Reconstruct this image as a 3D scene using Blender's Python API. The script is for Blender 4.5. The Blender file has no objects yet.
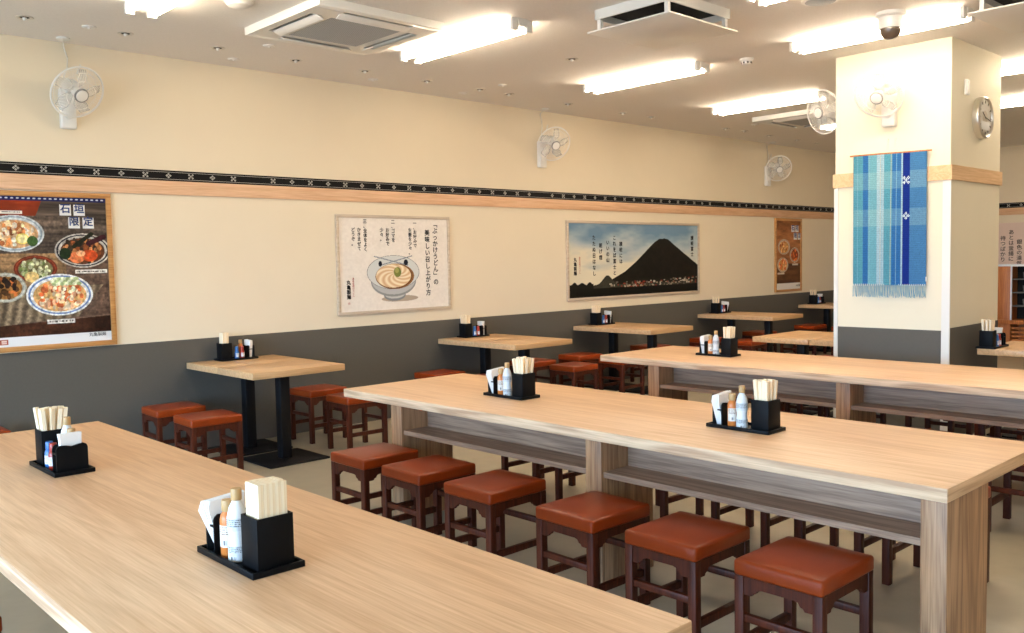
import bpy, bmesh, math, random
import numpy as np
from mathutils import Vector, Matrix, Euler
random.seed(7); np.random.seed(7)
COL = bpy.context.scene.collection
PI = math.pi
def R(d): return math.radians(d)

# ------------------------------------------------------------------ materials
def s2l(c):
    return tuple((v/12.92 if v <= .04045 else ((v+.055)/1.055)**2.4) for v in c)
def rgb(r, g, b): return s2l((r/255, g/255, b/255)) + (1,)
def newmat(name):
    m = bpy.data.materials.new(name); m.use_nodes = True
    return m, m.node_tree, m.node_tree.nodes['Principled BSDF']
def N(nt, t, **k):
    n = nt.nodes.new(t)
    for a, v in k.items(): setattr(n, a, v)
    return n
def mat(name, col, rough=.5, metal=0, noise=0, nscale=20, bump=0, bscale=200, spec=None, coat=0):
    m, nt, b = newmat(name)
    b.inputs['Base Color'].default_value = col
    b.inputs['Roughness'].default_value = rough
    b.inputs['Metallic'].default_value = metal
    if spec is not None: b.inputs['Specular IOR Level'].default_value = spec
    if coat: b.inputs['Coat Weight'].default_value = coat; b.inputs['Coat Roughness'].default_value = .25
    tc = N(nt, 'ShaderNodeTexCoord')
    if noise:
        n = N(nt, 'ShaderNodeTexNoise'); n.inputs['Scale'].default_value = nscale; n.inputs['Detail'].default_value = 5
        nt.links.new(tc.outputs['Object'], n.inputs['Vector'])
        mx = N(nt, 'ShaderNodeMix', data_type='RGBA')
        mx.inputs[6].default_value = tuple(c*(1-noise) for c in col[:3]) + (1,)
        mx.inputs[7].default_value = tuple(min(1, c*(1+noise)) for c in col[:3]) + (1,)
        nt.links.new(n.outputs['Fac'], mx.inputs[0]); nt.links.new(mx.outputs[2], b.inputs['Base Color'])
    if bump:
        n = N(nt, 'ShaderNodeTexNoise'); n.inputs['Scale'].default_value = bscale; n.inputs['Detail'].default_value = 3
        nt.links.new(tc.outputs['Object'], n.inputs['Vector'])
        bp = N(nt, 'ShaderNodeBump'); bp.inputs['Strength'].default_value = bump; bp.inputs['Distance'].default_value = .002
        nt.links.new(n.outputs['Fac'], bp.inputs['Height']); nt.links.new(bp.outputs['Normal'], b.inputs['Normal'])
    return m
def wood(name, dark, light, axis=1, rough=.4, plank=.11, pvar=.12, grain=1.0, spec=.5):
    """wood with grain running along local axis; staves of width plank"""
    m, nt, b = newmat(name); L = nt.links.new
    tc = N(nt, 'ShaderNodeTexCoord'); geo = N(nt, 'ShaderNodeObjectInfo')
    off = N(nt, 'ShaderNodeVectorMath', operation='SCALE'); off.inputs['Scale'].default_value = 37
    cmb = N(nt, 'ShaderNodeCombineXYZ'); L(geo.outputs['Random'], cmb.inputs[0]); L(geo.outputs['Random'], cmb.inputs[2])
    L(cmb.outputs[0], off.inputs[0])
    # stave index
    sep = N(nt, 'ShaderNodeSeparateXYZ'); L(tc.outputs['Object'], sep.inputs[0])
    cross = {0: 1, 1: 0, 2: 1}[axis]
    dv = N(nt, 'ShaderNodeMath', operation='DIVIDE'); L(sep.outputs[cross], dv.inputs[0]); dv.inputs[1].default_value = plank
    fl = N(nt, 'ShaderNodeMath', operation='FLOOR'); L(dv.outputs[0], fl.inputs[0])
    wn = N(nt, 'ShaderNodeTexWhiteNoise', noise_dimensions='1D'); L(fl.outputs[0], wn.inputs['W'])
    sh = N(nt, 'ShaderNodeVectorMath', operation='SCALE'); L(wn.outputs['Color'], sh.inputs[0]); sh.inputs['Scale'].default_value = 9
    ad = N(nt, 'ShaderNodeVectorMath', operation='ADD'); L(tc.outputs['Object'], ad.inputs[0]); L(sh.outputs[0], ad.inputs[1])
    mp = N(nt, 'ShaderNodeMapping'); L(ad.outputs[0], mp.inputs[0])
    s = [9.0, 9.0, 9.0]; s[axis] = .55; mp.inputs['Scale'].default_value = s
    n1 = N(nt, 'ShaderNodeTexNoise'); n1.inputs['Scale'].default_value = 1.1; n1.inputs['Detail'].default_value = 2; n1.inputs['Distortion'].default_value = .6
    L(mp.outputs[0], n1.inputs[0])
    # rings out of the smooth noise -> cathedral figure
    mu = N(nt, 'ShaderNodeMath', operation='MULTIPLY'); L(n1.outputs['Fac'], mu.inputs[0]); mu.inputs[1].default_value = 34
    sn = N(nt, 'ShaderNodeMath', operation='SINE'); L(mu.outputs[0], sn.inputs[0])
    mp2 = N(nt, 'ShaderNodeMapping'); L(ad.outputs[0], mp2.inputs[0])
    s = [60.0, 60.0, 60.0]; s[axis] = 2.0; mp2.inputs['Scale'].default_value = s
    n2 = N(nt, 'ShaderNodeTexNoise'); n2.inputs['Scale'].default_value = 3; n2.inputs['Detail'].default_value = 4
    L(mp2.outputs[0], n2.inputs[0])
    a1 = N(nt, 'ShaderNodeMath', operation='MULTIPLY_ADD'); L(sn.outputs[0], a1.inputs[0]); a1.inputs[1].default_value = .12*grain; L(n2.outputs['Fac'], a1.inputs[2])
    a2 = N(nt, 'ShaderNodeMath', operation='MULTIPLY_ADD'); L(wn.outputs['Value'], a2.inputs[0]); a2.inputs[1].default_value = pvar*2; L(a1.outputs[0], a2.inputs[2])
    rp = N(nt, 'ShaderNodeMapRange'); L(a2.outputs[0], rp.inputs[0]); rp.inputs[1].default_value = .25; rp.inputs[2].default_value = .85+pvar
    mx = N(nt, 'ShaderNodeMix', data_type='RGBA'); mx.inputs[6].default_value = dark; mx.inputs[7].default_value = light
    L(rp.outputs[0], mx.inputs[0]); L(mx.outputs[2], b.inputs['Base Color'])
    b.inputs['Roughness'].default_value = rough; b.inputs['Specular IOR Level'].default_value = spec
    bp = N(nt, 'ShaderNodeBump'); bp.inputs['Strength'].default_value = .15; bp.inputs['Distance'].default_value = .001
    L(n2.outputs['Fac'], bp.inputs['Height']); L(bp.outputs['Normal'], b.inputs['Normal'])
    return m
def printed(name, rough=.5, spec=.4):
    m, nt, b = newmat(name)
    a = N(nt, 'ShaderNodeVertexColor', layer_name='print')
    nt.links.new(a.outputs['Color'], b.inputs['Base Color']); b.inputs['Roughness'].default_value = rough
    b.inputs['Specular IOR Level'].default_value = spec
    return m
def emit(name, col, s):
    m, nt, b = newmat(name)
    b.inputs['Base Color'].default_value = (0, 0, 0, 1)
    b.inputs['Emission Color'].default_value = col; b.inputs['Emission Strength'].default_value = s
    return m

LAMP = (1.0, .82, .61, 1)
M = dict(
    wall=mat('cream_wallpaper', (.80, .70, .53, 1), .75, noise=.03, nscale=3, bump=.25, bscale=260),
    wain=mat('grey_wainscot_paper', (.086, .080, .068, 1), .6, noise=.08, nscale=60, bump=.3, bscale=300),
    pil=mat('pillar_wallpaper', (.80, .74, .58, 1), .7, noise=.02, nscale=4, bump=.2, bscale=260),
    ceil=mat('ceiling_board', (.80, .77, .73, 1), .85, noise=.07, nscale=90, bump=.4, bscale=150),
    floor=mat('vinyl_floor', (.36, .315, .225, 1), .36, noise=.16, nscale=7, bump=.1, bscale=40),
    strip=mat('black_strip', (.004, .004, .005, 1), .6, spec=.15),
    motif=mat('pale_motif', (.55, .53, .48, 1), .6),
    rail=wood('rail_wood', rgb(205, 160, 122), rgb(232, 193, 156), 0, .5, plank=.5, pvar=.02),
    railp=wood('pillar_rail_wood', rgb(205, 165, 120), rgb(235, 200, 158), 0, .5, plank=.5, pvar=.02),
    top=wood('table_top_wood', rgb(206, 162, 120), rgb(234, 196, 156), 1, .42, plank=.115, pvar=.07, grain=1.0),
    edge=wood('table_edge_wood', rgb(188, 150, 118), rgb(230, 196, 160), 1, .6, plank=5, pvar=.0, grain=2.2, spec=.25),
    edgex=wood('table_end_wood', rgb(188, 146, 108), rgb(226, 186, 144), 0, .45, plank=5, pvar=.0, grain=1.5),
    body=wood('table_base_wood', rgb(128, 92, 64), rgb(186, 144, 106), 2, .5, plank=.3, pvar=.05, grain=1.4),
    bodyh=wood('table_shelf_wood', rgb(124, 98, 80), rgb(176, 146, 122), 1, .5, plank=.5, pvar=.03, grain=1.4),
    top2=wood('wall_table_wood', rgb(190, 148, 102), rgb(225, 185, 138), 0, .35, plank=.14, pvar=.07),
    blackm=mat('black_powdercoat', (.004, .004, .005, 1), .5, spec=.25),
    leather=mat('brown_leather', (.25, .036, .005, 1), .28, noise=.16, nscale=9, bump=.12, bscale=120, spec=.27),
    swood=wood('stool_wood', (.034, .0065, .0026, 1), (.098, .019, .006, 1), 2, .45, plank=.2, pvar=.05, spec=.25),
    plastic=mat('black_plastic', (.0035, .004, .005, 1), .5, spec=.12),
    stick=wood('chopstick_wood', rgb(236, 210, 168), rgb(254, 240, 212), 2, .6, plank=.05, pvar=.2),
    napkin=mat('white_paper', (.86, .85, .82, 1), .8),
    bwhite=mat('bottle_white', (.72, .74, .74, 1), .3),
    borange=mat('bottle_orange', (.62, .19, .04, 1), .3),
    bblue=mat('bottle_blue', (.03, .14, .38, 1), .3),
    bred=mat('bottle_red', (.35, .03, .015, 1), .3),
    cap=mat('tan_cap', (.50, .31, .13, 1), .45),
    white=mat('white_plastic', (.80, .79, .76, 1), .4),
    whitem=mat('white_painted_metal', (.78, .77, .73, 1), .35),
    grey=mat('grey_plastic', (.20, .20, .20, 1), .45),
    grille=None,
    dark=mat('dark_void', (.004, .004, .004, 1), .8),
    oak=wood('oak_frame', rgb(170, 118, 62), rgb(205, 152, 92), 0, .45, plank=.5, pvar=.02),
    pale=wood('pale_frame', rgb(186, 168, 146), rgb(214, 198, 178), 0, .45, plank=.5, pvar=.02),
    ink=mat('black_ink', (.010, .010, .012, 1), .7),
    blueink=mat('blue_ink', (.01, .05, .28, 1), .6),
    redink=mat('red_ink', (.45, .06, .03, 1), .6),
    whiteink=mat('white_ink', (.75, .75, .75, 1), .6),
    cord=mat('white_cord', (.75, .73, .66, 1), .5),
    chrome=mat('brushed_metal', (.72, .70, .67, 1), .34, metal=1),
    glassd=mat('smoked_dome', (.10, .07, .05, 1), .08, spec=.8),
    tube=emit('fluorescent_tube', LAMP, 60),
    cab=wood('cabinet_wood', rgb(150, 84, 40), rgb(200, 128, 70), 2, .45, plank=.3, pvar=.05),
    print=printed('printed_paper', .5, .15),
    cloth=printed('woven_cloth', .95, .1),
    fringe=mat('fringe_thread', (.12, .34, .50, 1), .9),
    clockface=mat('clock_face', (.55, .50, .42, 1), .4),
)
# grille: fine louvre lines
def grille_mat():
    m, nt, b = newmat('air_grille'); L = nt.links.new
    tc = N(nt, 'ShaderNodeTexCoord'); ck = N(nt, 'ShaderNodeTexChecker'); ck.inputs['Scale'].default_value = 110
    L(tc.outputs['Object'], ck.inputs['Vector'])
    ck.inputs['Color1'].default_value = (.30, .33, .36, 1); ck.inputs['Color2'].default_value = (.46, .50, .54, 1)
    L(ck.outputs['Color'], b.inputs['Base Color']); b.inputs['Roughness'].default_value = .6
    return m
M['grille'] = grille_mat()
def clear_mat():
    m, nt, b = newmat('clear_fan_blade')
    b.inputs['Base Color'].default_value = (.85, .85, .82, 1); b.inputs['Roughness'].default_value = .2
    b.inputs['Alpha'].default_value = .35
    return m
M['clear'] = clear_mat()

# ------------------------------------------------------------------ mesh builder
class MB:
    def __init__(s): s.bm = bmesh.new()
    def _setmat(s, fs, mi, sm=False):
        for f in fs: f.material_index = mi; f.smooth = sm
    def box(s, x0, y0, z0, x1, y1, z1, bev=0, mi=0, seg=2, mtx=None, sm=False):
        r = bmesh.ops.create_cube(s.bm, size=1); vs = r['verts']
        for v in vs: v.co = Vector((x0+(v.co.x+.5)*(x1-x0), y0+(v.co.y+.5)*(y1-y0), z0+(v.co.z+.5)*(z1-z0)))
        fs = set(f for v in vs for f in v.link_faces)
        if bev:
            es = list(set(e for v in vs for e in v.link_edges))
            rr = bmesh.ops.bevel(s.bm, geom=es, offset=bev, segments=seg, profile=.5, affect='EDGES')
            vs = set(v for f in rr['faces'] for v in f.verts) | set(v for v in vs if v.is_valid)
            fs = set(f for v in vs for f in v.link_faces)
        s._setmat(fs, mi, sm or bool(bev))
        if mtx is not None: bmesh.ops.transform(s.bm, matrix=mtx, verts=list(vs))
        return s
    def lathe(s, prof, seg=24, c=(0, 0, 0), mi=0, mtx=None, cap=True, sm=True):
        """prof: list of (r, z) from bottom to top, about Z"""
        rings = []
        for r, z in prof:
            rings.append([s.bm.verts.new((c[0]+r*math.cos(2*PI*i/seg), c[1]+r*math.sin(2*PI*i/seg), c[2]+z)) for i in range(seg)])
        fs = []
        for a, b in zip(rings, rings[1:]):
            for i in range(seg):
                j = (i+1) % seg; fs.append(s.bm.faces.new((a[i], a[j], b[j], b[i])))
        if cap:
            fs.append(s.bm.faces.new(rings[0][::-1])); fs.append(s.bm.faces.new(rings[-1]))
        s._setmat(fs, mi, sm)
        if mtx is not None: bmesh.ops.transform(s.bm, matrix=mtx, verts=[v for r in rings for v in r])
        return s
    def tube(s, pts, r, seg=8, mi=0, closed=False):
        pts = [Vector(p) for p in pts]; n = len(pts); rings = []
        up = Vector((0, 0, 1))
        for i, p in enumerate(pts):
            a = pts[(i-1) % n] if (closed or i > 0) else p
            b = pts[(i+1) % n] if (closed or i < n-1) else p
            t = (b-a).normalized()
            u = t.cross(up)
            if u.length < 1e-3: u = t.cross(Vector((1, 0, 0)))
            u.normalize(); w = t.cross(u)
            rings.append([s.bm.verts.new(p+u*r*math.cos(2*PI*k/seg)+w*r*math.sin(2*PI*k/seg)) for k in range(seg)])
        fs = []
        prs = list(zip(rings, rings[1:])) + ([(rings[-1], rings[0])] if closed else [])
        for a, b in prs:
            for k in range(seg):
                j = (k+1) % seg; fs.append(s.bm.faces.new((a[k], a[j], b[j], b[k])))
        if not closed:
            fs.append(s.bm.faces.new(rings[0][::-1])); fs.append(s.bm.faces.new(rings[-1]))
        s._setmat(fs, mi, True); return s
    def prism(s, poly, d0, d1, axis='y', mi=0, mtx=None):
        """extrude a 2D outline; axis y: poly=(x,z); axis x: poly=(y,z); axis z: poly=(x,y)"""
        def P(a, b, d): return {'y': (a, d, b), 'x': (d, a, b), 'z': (a, b, d)}[axis]
        A = [s.bm.verts.new(P(a, b, d0)) for a, b in poly]; B = [s.bm.verts.new(P(a, b, d1)) for a, b in poly]
        n = len(poly); fs = [s.bm.faces.new(A), s.bm.faces.new(B[::-1])]
        for i in range(n):
            j = (i+1) % n; fs.append(s.bm.faces.new((A[j], A[i], B[i], B[j])))
        s._setmat(fs, mi)
        if mtx is not None: bmesh.ops.transform(s.bm, matrix=mtx, verts=A+B)
        return s
    def build(s, name, mats, parent=None, loc=(0, 0, 0), rot=None, sharp=35):
        bmesh.ops.recalc_face_normals(s.bm, faces=s.bm.faces)
        me = bpy.data.meshes.new(name); s.bm.to_mesh(me); s.bm.free()
        for m in (mats if isinstance(mats, (list, tuple)) else [mats]): me.materials.append(m)
        try: me.set_sharp_from_angle(angle=R(sharp))
        except Exception: pass
        return link(name, me, parent, loc, rot)
def link(name, data, parent=None, loc=(0, 0, 0), rot=None):
    o = bpy.data.objects.new(name, data); COL.objects.link(o); o.location = loc
    if rot is not None: o.rotation_euler = rot
    if parent is not None: o.parent = parent
    return o
def empty(name, loc=(0, 0, 0), rz=0, rot=None):
    o = bpy.data.objects.new(name, None); COL.objects.link(o); o.location = loc
    o.rotation_euler = rot if rot is not None else (0, 0, rz); o.empty_display_size = .1
    return o
def tag(o, label, cat, group=None, kind=None):
    o['label'] = label; o['category'] = cat
    if group: o['group'] = group
    if kind: o['kind'] = kind
    return o
def struct(o, label=None):
    o['kind'] = 'structure'
    if label: o['label'] = label
    return o
def copy_tree(o, parent=None):
    c = o.copy(); COL.objects.link(c); c.parent = parent
    for ch in list(o.children):
        copy_tree(ch, c)
    return c
def raster(name, img, w, h, parent, loc, rot=None, m='print'):
    """flat printed sheet, local X right, Z up, origin at its lower left corner; img[row from top, col] sRGB 0-1"""
    H, W = img.shape[:2]
    xs = np.linspace(0, w, W); zs = np.linspace(h, 0, H)
    X, Z = np.meshgrid(xs, zs); co = np.stack([X, np.zeros_like(X), Z], -1).reshape(-1, 3)
    idx = np.arange(H*W).reshape(H, W)
    f = np.stack([idx[1:, :-1], idx[1:, 1:], idx[:-1, 1:], idx[:-1, :-1]], -1).reshape(-1, 4)
    me = bpy.data.meshes.new(name); me.vertices.add(len(co)); me.vertices.foreach_set('co', co.astype(np.float32).ravel())
    me.loops.add(f.size); me.loops.foreach_set('vertex_index', f.ravel().astype(np.int32))
    me.polygons.add(len(f)); me.polygons.foreach_set('loop_start', (np.arange(len(f))*4).astype(np.int32))
    me.update(calc_edges=True)
    a = me.color_attributes.new('print', 'FLOAT_COLOR', 'POINT')
    c = np.clip(img, 0, 1); lin = np.where(c <= .04045, c/12.92, ((c+.055)/1.055)**2.4)
    a.data.foreach_set('color', np.concatenate([lin, np.ones(lin.shape[:2]+(1,))], -1).astype(np.float32).ravel())
    me.materials.append(M[m]); me.validate()
    return link(name, me, parent, loc, rot)
def text(name, s, size, m, parent, loc, rot, align='CENTER', spacing=1.0, sx=1.0, bold=0):
    cu = bpy.data.curves.new(name, 'FONT'); cu.body = s; cu.size = size; cu.align_x = align; cu.align_y = 'TOP'
    cu.space_line = spacing; cu.extrude = .0003; cu.resolution_u = 3
    tmp = bpy.data.objects.new(name+'_tmp', cu); COL.objects.link(tmp)
    dg = bpy.context.evaluated_depsgraph_get(); dg.update()
    me = bpy.data.meshes.new_from_object(tmp.evaluated_get(dg)); me.name = name
    bpy.data.objects.remove(tmp)
    if bold:
        bm = bmesh.new()
        for k, (dx, dy) in enumerate(((0, 0), (1, 0), (-1, 0), (0, 1), (0, -1))):
            me.transform(Matrix.Translation((dx*bold, dy*bold, 0))); bm.from_mesh(me); me.transform(Matrix.Translation((-dx*bold, -dy*bold, 0)))
        bm.to_mesh(me); bm.free()
    me.materials.clear(); me.materials.append(m)
    o = link(name, me, parent, loc, rot); o.scale = (sx, 1, 1)
    return o
def vtext(name, s, size, m, parent, loc, rot, bold=.0, sp=1.0):
    return text(name, '\n'.join(s), size, m, parent, loc, rot, spacing=sp, bold=bold)

# ------------------------------------------------------------------ room
XL, XE, YF, YW, CZ = -5.6, 15.0, -3.2, 6.8, 3.04
XW = [(-3, 1)]
struct(MB().box(XL-.2, YF-.2, -.12, XE+.2, YW+.2, 0).build('floor', M['floor']), 'grey beige smooth floor')
struct(MB().box(XL-.2, YF-.2, CZ, XE+.2, YW+.2, CZ+.12).build('ceiling', M['ceil']), 'off white textured ceiling')
b = MB(); b.box(XL-.2, YW, 0, XE+.2, YW+.15, .88, mi=1); b.box(XL-.2, YW, .88, XE+.2, YW+.15, CZ)
struct(b.build('wall_back', [M['wall'], M['wain']]), 'cream wallpapered wall with grey lower band')
b = MB(); b.box(XE, YF, 0, XE+.15, YW, .88, mi=1); b.box(XE, YF, .88, XE+.15, YW, CZ)
struct(b.build('wall_right', [M['wall'], M['wain']]))
struct(MB().box(XL-.2, YF-.15, 0, XE+.2, YF, CZ).build('wall_front', M['wall']))
# street side wall with a wide shop window (behind the camera's left shoulder)
WY0, WY1, WZ0, WZ1 = -2.9, 6.2, .10, 2.7
b = MB(); b.box(XL-.15, YF, 0, XL, WY0, CZ); b.box(XL-.15, WY1, 0, XL, YW, CZ)
b.box(XL-.15, WY0, 0, XL, WY1, WZ0); b.box(XL-.15, WY0, WZ1, XL, WY1, CZ)
struct(b.build('wall_left', M['wall']))
b = MB()
for k in range(6):
    y = WY0+(WY1-WY0)*k/5; b.box(XL-.10, y-.025, WZ0, XL-.05, y+.025, WZ1)
b.box(XL-.10, WY0, WZ1-.05, XL-.05, WY1, WZ1); b.box(XL-.10, WY0, WZ0, XL-.05, WY1, WZ0+.05)
struct(b.build('window_1', M['grey']))
# decorative strip + rail along the back and the end wall
def strip_run(n, L, loc, rz, x0, missing):
    s = MB().box(0, -.012, 0, L, 0, .080).build('trim_%d' % n, M['strip'], None, loc, (0, 0, rz)); struct(s, 'black patterned strip')
    b = MB(); q = .0052
    for z in (.0125, .0655): b.box(0, -.0130, z, L, -.0120, z+.0022)
    k = 0; x = x0
    while x < L-.05:
        if k not in missing:
            pts = [(0, 1.9), (1.9, 0), (-1.9, 0), (0, -1.9)] if k % 2 == 0 else [(2, 2), (-2, 2), (2, -2), (-2, -2), (0, 0)]
            for px, pz in pts:
                cx, cz = x+px*q*1.35, .0402+pz*q*1.15
                for (ax, az) in (((0, 0),) if False else ((1, 0), (-1, 0), (0, 1), (0, -1))):
                    b.box(cx+ax*q*.95-q*.55, -.0132, cz+az*q*.95-q*.5, cx+ax*q*.95+q*.55, -.0120, cz+az*q*.95+q*.5)
        x += .1758; k += 1
    b.build('strip_pattern', M['motif'], s)
    return s
strip_run(1, XE-1.0, (1.0, YW, 2.105), 0, .0695+.0, {14, 33, 52, 71})
strip_run(2, 9.9, (XE, YW-.02, 2.105), -PI/2, .10, set())
struct(MB().box(0, -.016, 0, XE-1.0, 0, .105, bev=.002).build('trim_3', M['rail'], None, (1.0, YW, 2.0)), 'light wood picture rail')
struct(MB().box(0, -.016, 0, 9.9, 0, .105, bev=.002).build('trim_4', M['rail'], None, (XE, YW-.02, 2.0), (0, 0, -PI/2)))
# pillar
PX0, PX1, PY0, PY1 = 7.0, 8.04, 2.617, 3.52
b = MB(); b.box(PX0, PY0, 0, PX1, PY1, CZ)
pl = b.build('square_pillar', M['pil'])
struct(pl, 'square cream pillar with grey lower panels')
b = MB()
b.box(PX0-.006, PY0+.055, 0, PX0, PY1-.028, .855); b.box(PX0+.0, PY0-.004, 0, PX1, PY0, .875)
b.box(PX0, PY1, 0, PX1, PY1+.004, .875)
b.build('lower_panel', M['wain'], pl)
b = MB()
for y0, y1 in ((PY0-.008, PY0+.052), (PY1-.026, PY1+.008)): b.box(PX0-.008, y0, 0, PX0+.004, y1, 1.985)
b.build('corner_guard', M['whitem'], pl)
b = MB(); t = .016
b.box(PX0-t, PY0-t, 1.99, PX0, PY1+t, 2.10); b.box(PX1, PY0-t, 1.99, PX1+t, PY1+t, 2.10)
b.box(PX0, PY0-t, 1.99, PX1, PY0, 2.10); b.box(PX0, PY1, 1.99, PX1, PY1+t, 2.10)
b.build('pillar_rail', M['railp'], pl)

# ------------------------------------------------------------------ long tables
def long_table(x0, label, flip=False, y0=1.085):
    """origin at x0, y 1.05..4.56"""
    Y0, Y1 = y0, 4.568; W = .94
    t = empty('communal_table', (x0, Y0, 0)); L = Y1-Y0
    b = MB(); b.box(0, 0, .652, W, L, .70, bev=.005)
    o = b.build('table_top', [M['top'], M['edge'], M['edgex']], t)
    for f in o.data.polygons:
        if abs(f.normal.z) < .5: f.material_index = 1 if abs(f.normal.x) > .6 else 2
    for y0, y1 in ((.008, .092), (1.466, 1.557), (L-.55, L-.453)):
        MB().box(.02, y0, 0, .385, y1, .652, bev=.002).build('leg', M['body'], t)
    for y0, y1 in ((.092, 1.466), (1.557, L-.55)):
        MB().box(.035, y0, .487, .37, y1, .512).build('shelf', M['bodyh'], t)
        MB().box(.205, y0, .512, .23, y1, .652).build('back_panel', M['bodyh'], t)
    if flip: t.rotation_euler = (0, 0, PI); t.location = (x0+W, Y1, 0)
    tag(t, label, 'table', 'long communal tables')
    return t
t1 = long_table(.594, 'long pale wood table nearest the camera, filling the lower left corner', True, 1.063)
t1.scale = (.966, 1, 1); t1.location.x = .594+.94*.966
long_table(2.91, 'long pale wood table in the middle with brown stools lined up before it')
long_table(5.25, 'long pale wood table in front of the square pillar')

# ------------------------------------------------------------------ stools
def make_stool():
    r = empty('square_stool')
    W, D, H = .36, .325, .43   # x, y
    b = MB(); b.box(-W/2, -D/2, H-.056, W/2, D/2, H, bev=.011, seg=4)
    bmesh.ops.subdivide_edges(b.bm, edges=[e for e in b.bm.edges if e.calc_length() > .2], cuts=6, use_grid_fill=True)
    for v in b.bm.verts:
        if v.co.z > H-.03:
            fx = 1-(abs(v.co.x)/(W/2))**3; fy = 1-(abs(v.co.y)/(D/2))**3
            v.co.z += .006*max(0, fx)*max(0, fy)-.002
    for f in b.bm.faces: f.smooth = True
    b.build('seat', M['leather'], r, sharp=80)
    q = .034; ix, iy = W/2-.003, D/2-.003
    for sx in (-1, 1):
        for sy in (-1, 1):
            x0, x1 = sorted((sx*ix, sx*(ix-q))); y0, y1 = sorted((sy*iy, sy*(iy-q)))
            MB().box(x0, y0, 0, x1, y1, .376, bev=.002).build('leg', M['swood'], r)
    def apron(half):
        top, mid, low = .374, .340, .312
        h = half-q
        pts = [(-h, top), (h, top), (h, low), (h-.028, low), (h-.034, low+.009), (h-.044, low+.012), (h-.052, low+.024), (h-.066, mid)]
        return pts + [(-a, z) for a, z in pts[:1:-1]][0:0] + [(-(h-.066), mid), (-(h-.052), low+.024), (-(h-.044), low+.012), (-(h-.034), low+.009), (-(h-.028), low), (-h, low)]
    for s in (-1, 1):
        MB().prism(apron(ix+.0), s*(iy-.004)-.0, s*(iy-.022), 'y').build('apron', M['swood'], r)
        MB().prism(apron(iy+.0), s*(ix-.004), s*(ix-.022), 'x').build('apron', M['swood'], r)
    for s in (-1, 1):
        x = s*(ix-q/2); y = s*(iy-q/2)
        MB().box(x-.011, -iy+q, .217, x+.011, iy-q, .243, bev=.002).build('stretcher', M['swood'], r)
        MB().box(-ix+q, y-.011, .125, ix-q, y+.011, .155, bev=.002).build('stretcher', M['swood'], r)
    return r
STOOL = make_stool(); used = [False]
def stool(cx, cy, label, group, rz=0):
    o = STOOL if not used[0] else copy_tree(STOOL); used[0] = True
    o.location = (cx, cy, 0); o.rotation_euler = (0, 0, R(rz)); tag(o, label, 'stool', group)
SY = [4.02, 3.545, 3.045, 2.44, 1.965, 1.488]
ORD = ['nearest the wall', 'second from the wall', 'third from the wall', 'fourth from the wall', 'fifth from the wall', 'sixth and farthest from the wall']
for i, y in enumerate(SY):
    stool(2.746, y, 'brown leather stool before the middle long table, %s' % ORD[i], 'stools before the middle table', random.uniform(-1.2, 1.2))
for i, y in enumerate(SY):
    stool(3.985 if i < 5 else 3.972, y-.02+(.0 if i < 5 else .06), 'brown stool behind the middle long table, %s' % ORD[i], 'stools behind the middle table', random.uniform(-1, 1))
for i, y in enumerate(SY):
    stool(5.055, y, 'brown stool before the pillar-side long table, %s' % ORD[i], 'stools before the far long table', random.uniform(-1, 1))
for i, y in enumerate(SY):
    stool(6.375, y, 'brown stool behind the pillar-side long table, %s' % ORD[i], 'stools behind the far long table', random.uniform(-1, 1))
stool(.485, 3.09, 'dark stool beside the nearest long table at the lower left corner', 'stools at the nearest table')
stool(1.36, 6.46, 'brown stool by the wall at the left edge, behind the nearest table', 'stools at the wall tables')

# ------------------------------------------------------------------ wall tables (pairs of two-seat pedestal tables)
def make_pedestal():
    t = empty('pedestal_table')
    b = MB(); b.box(-.373, -.274, .652, .373, .270, .70, bev=.003); b.build('table_top', M['top2'], t)
    MB().box(-.04, -.04, .012, .04, .04, .652, bev=.006).build('pole', M['blackm'], t)
    MB().box(-.245, -.24, 0, .245, .24, .014, bev=.006).build('base_plate', M['blackm'], t)
    MB().box(-.15, -.15, .644, .15, .15, .652).build('top_bracket', M['blackm'], t)
    return t
PED = make_pedestal(); pused = [False]
def ped(cx, cy, label, sx=1, sy=1):
    o = PED if not pused[0] else copy_tree(PED); pused[0] = True
    o.location = (cx, cy, 0); o.scale = (sx, sy, 1); tag(o, label, 'table', 'pedestal tables')
WX = [(3.28, 'first from the left'), (5.79, 'second from the left'), (7.73, 'third from the left'), (10.12, 'fourth from the left'), (12.72, 'fifth from the left, next to the pillar')]
WN = ['under the food poster and noodle poster gap', 'right of the noodle bowl poster', 'below the mountain poster', 'right of the mountain poster', 'beside the pillar edge']
NTH = ['first', 'second', 'third', 'fourth', 'fifth']
for i, (x, nm) in enumerate(WX):
    ped(x, 5.977, 'front half of the %s pale wood table pair along the wall' % NTH[i])
    ped(x, 6.5225, 'wall-side half of the %s pale wood table pair along the wall' % NTH[i])
    for sx, side in ((-1, 'left'), (1, 'right')):
        for cy, fb in ((5.89, 'front'), (6.46, 'wall-side')):
            if i == 4 and sx == 1: continue
            dx = .625 if sx < 0 else .59
            stool(x+sx*dx, cy, 'red-brown stool, %s %s of the %s wall table pair' % (fb, side, NTH[i]), 'stools at the wall tables', random.uniform(-3, 3))
ped(7.72, 4.20, 'pale wood table left of the pillar, half nearer the wall', 1.14, 1.02)
ped(7.72, 3.73, 'narrow pale wood table section against the left side of the pillar', 1.14, .33*2)
ped(7.74, 2.27, 'pale wood table right of the pillar at the right edge', 1.05, .98)
for cx, cy, l in ((7.10, 2.24, 'red-brown stool before the table right of the pillar'), (8.37, 2.24, 'red-brown stool behind the table right of the pillar'), (7.03, 4.25, 'red-brown stool left of the pillar, before the table there'), (8.36, 4.25, 'red-brown stool behind the table left of the pillar')):
    stool(cx, cy, l, 'stools by the pillar')

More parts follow.
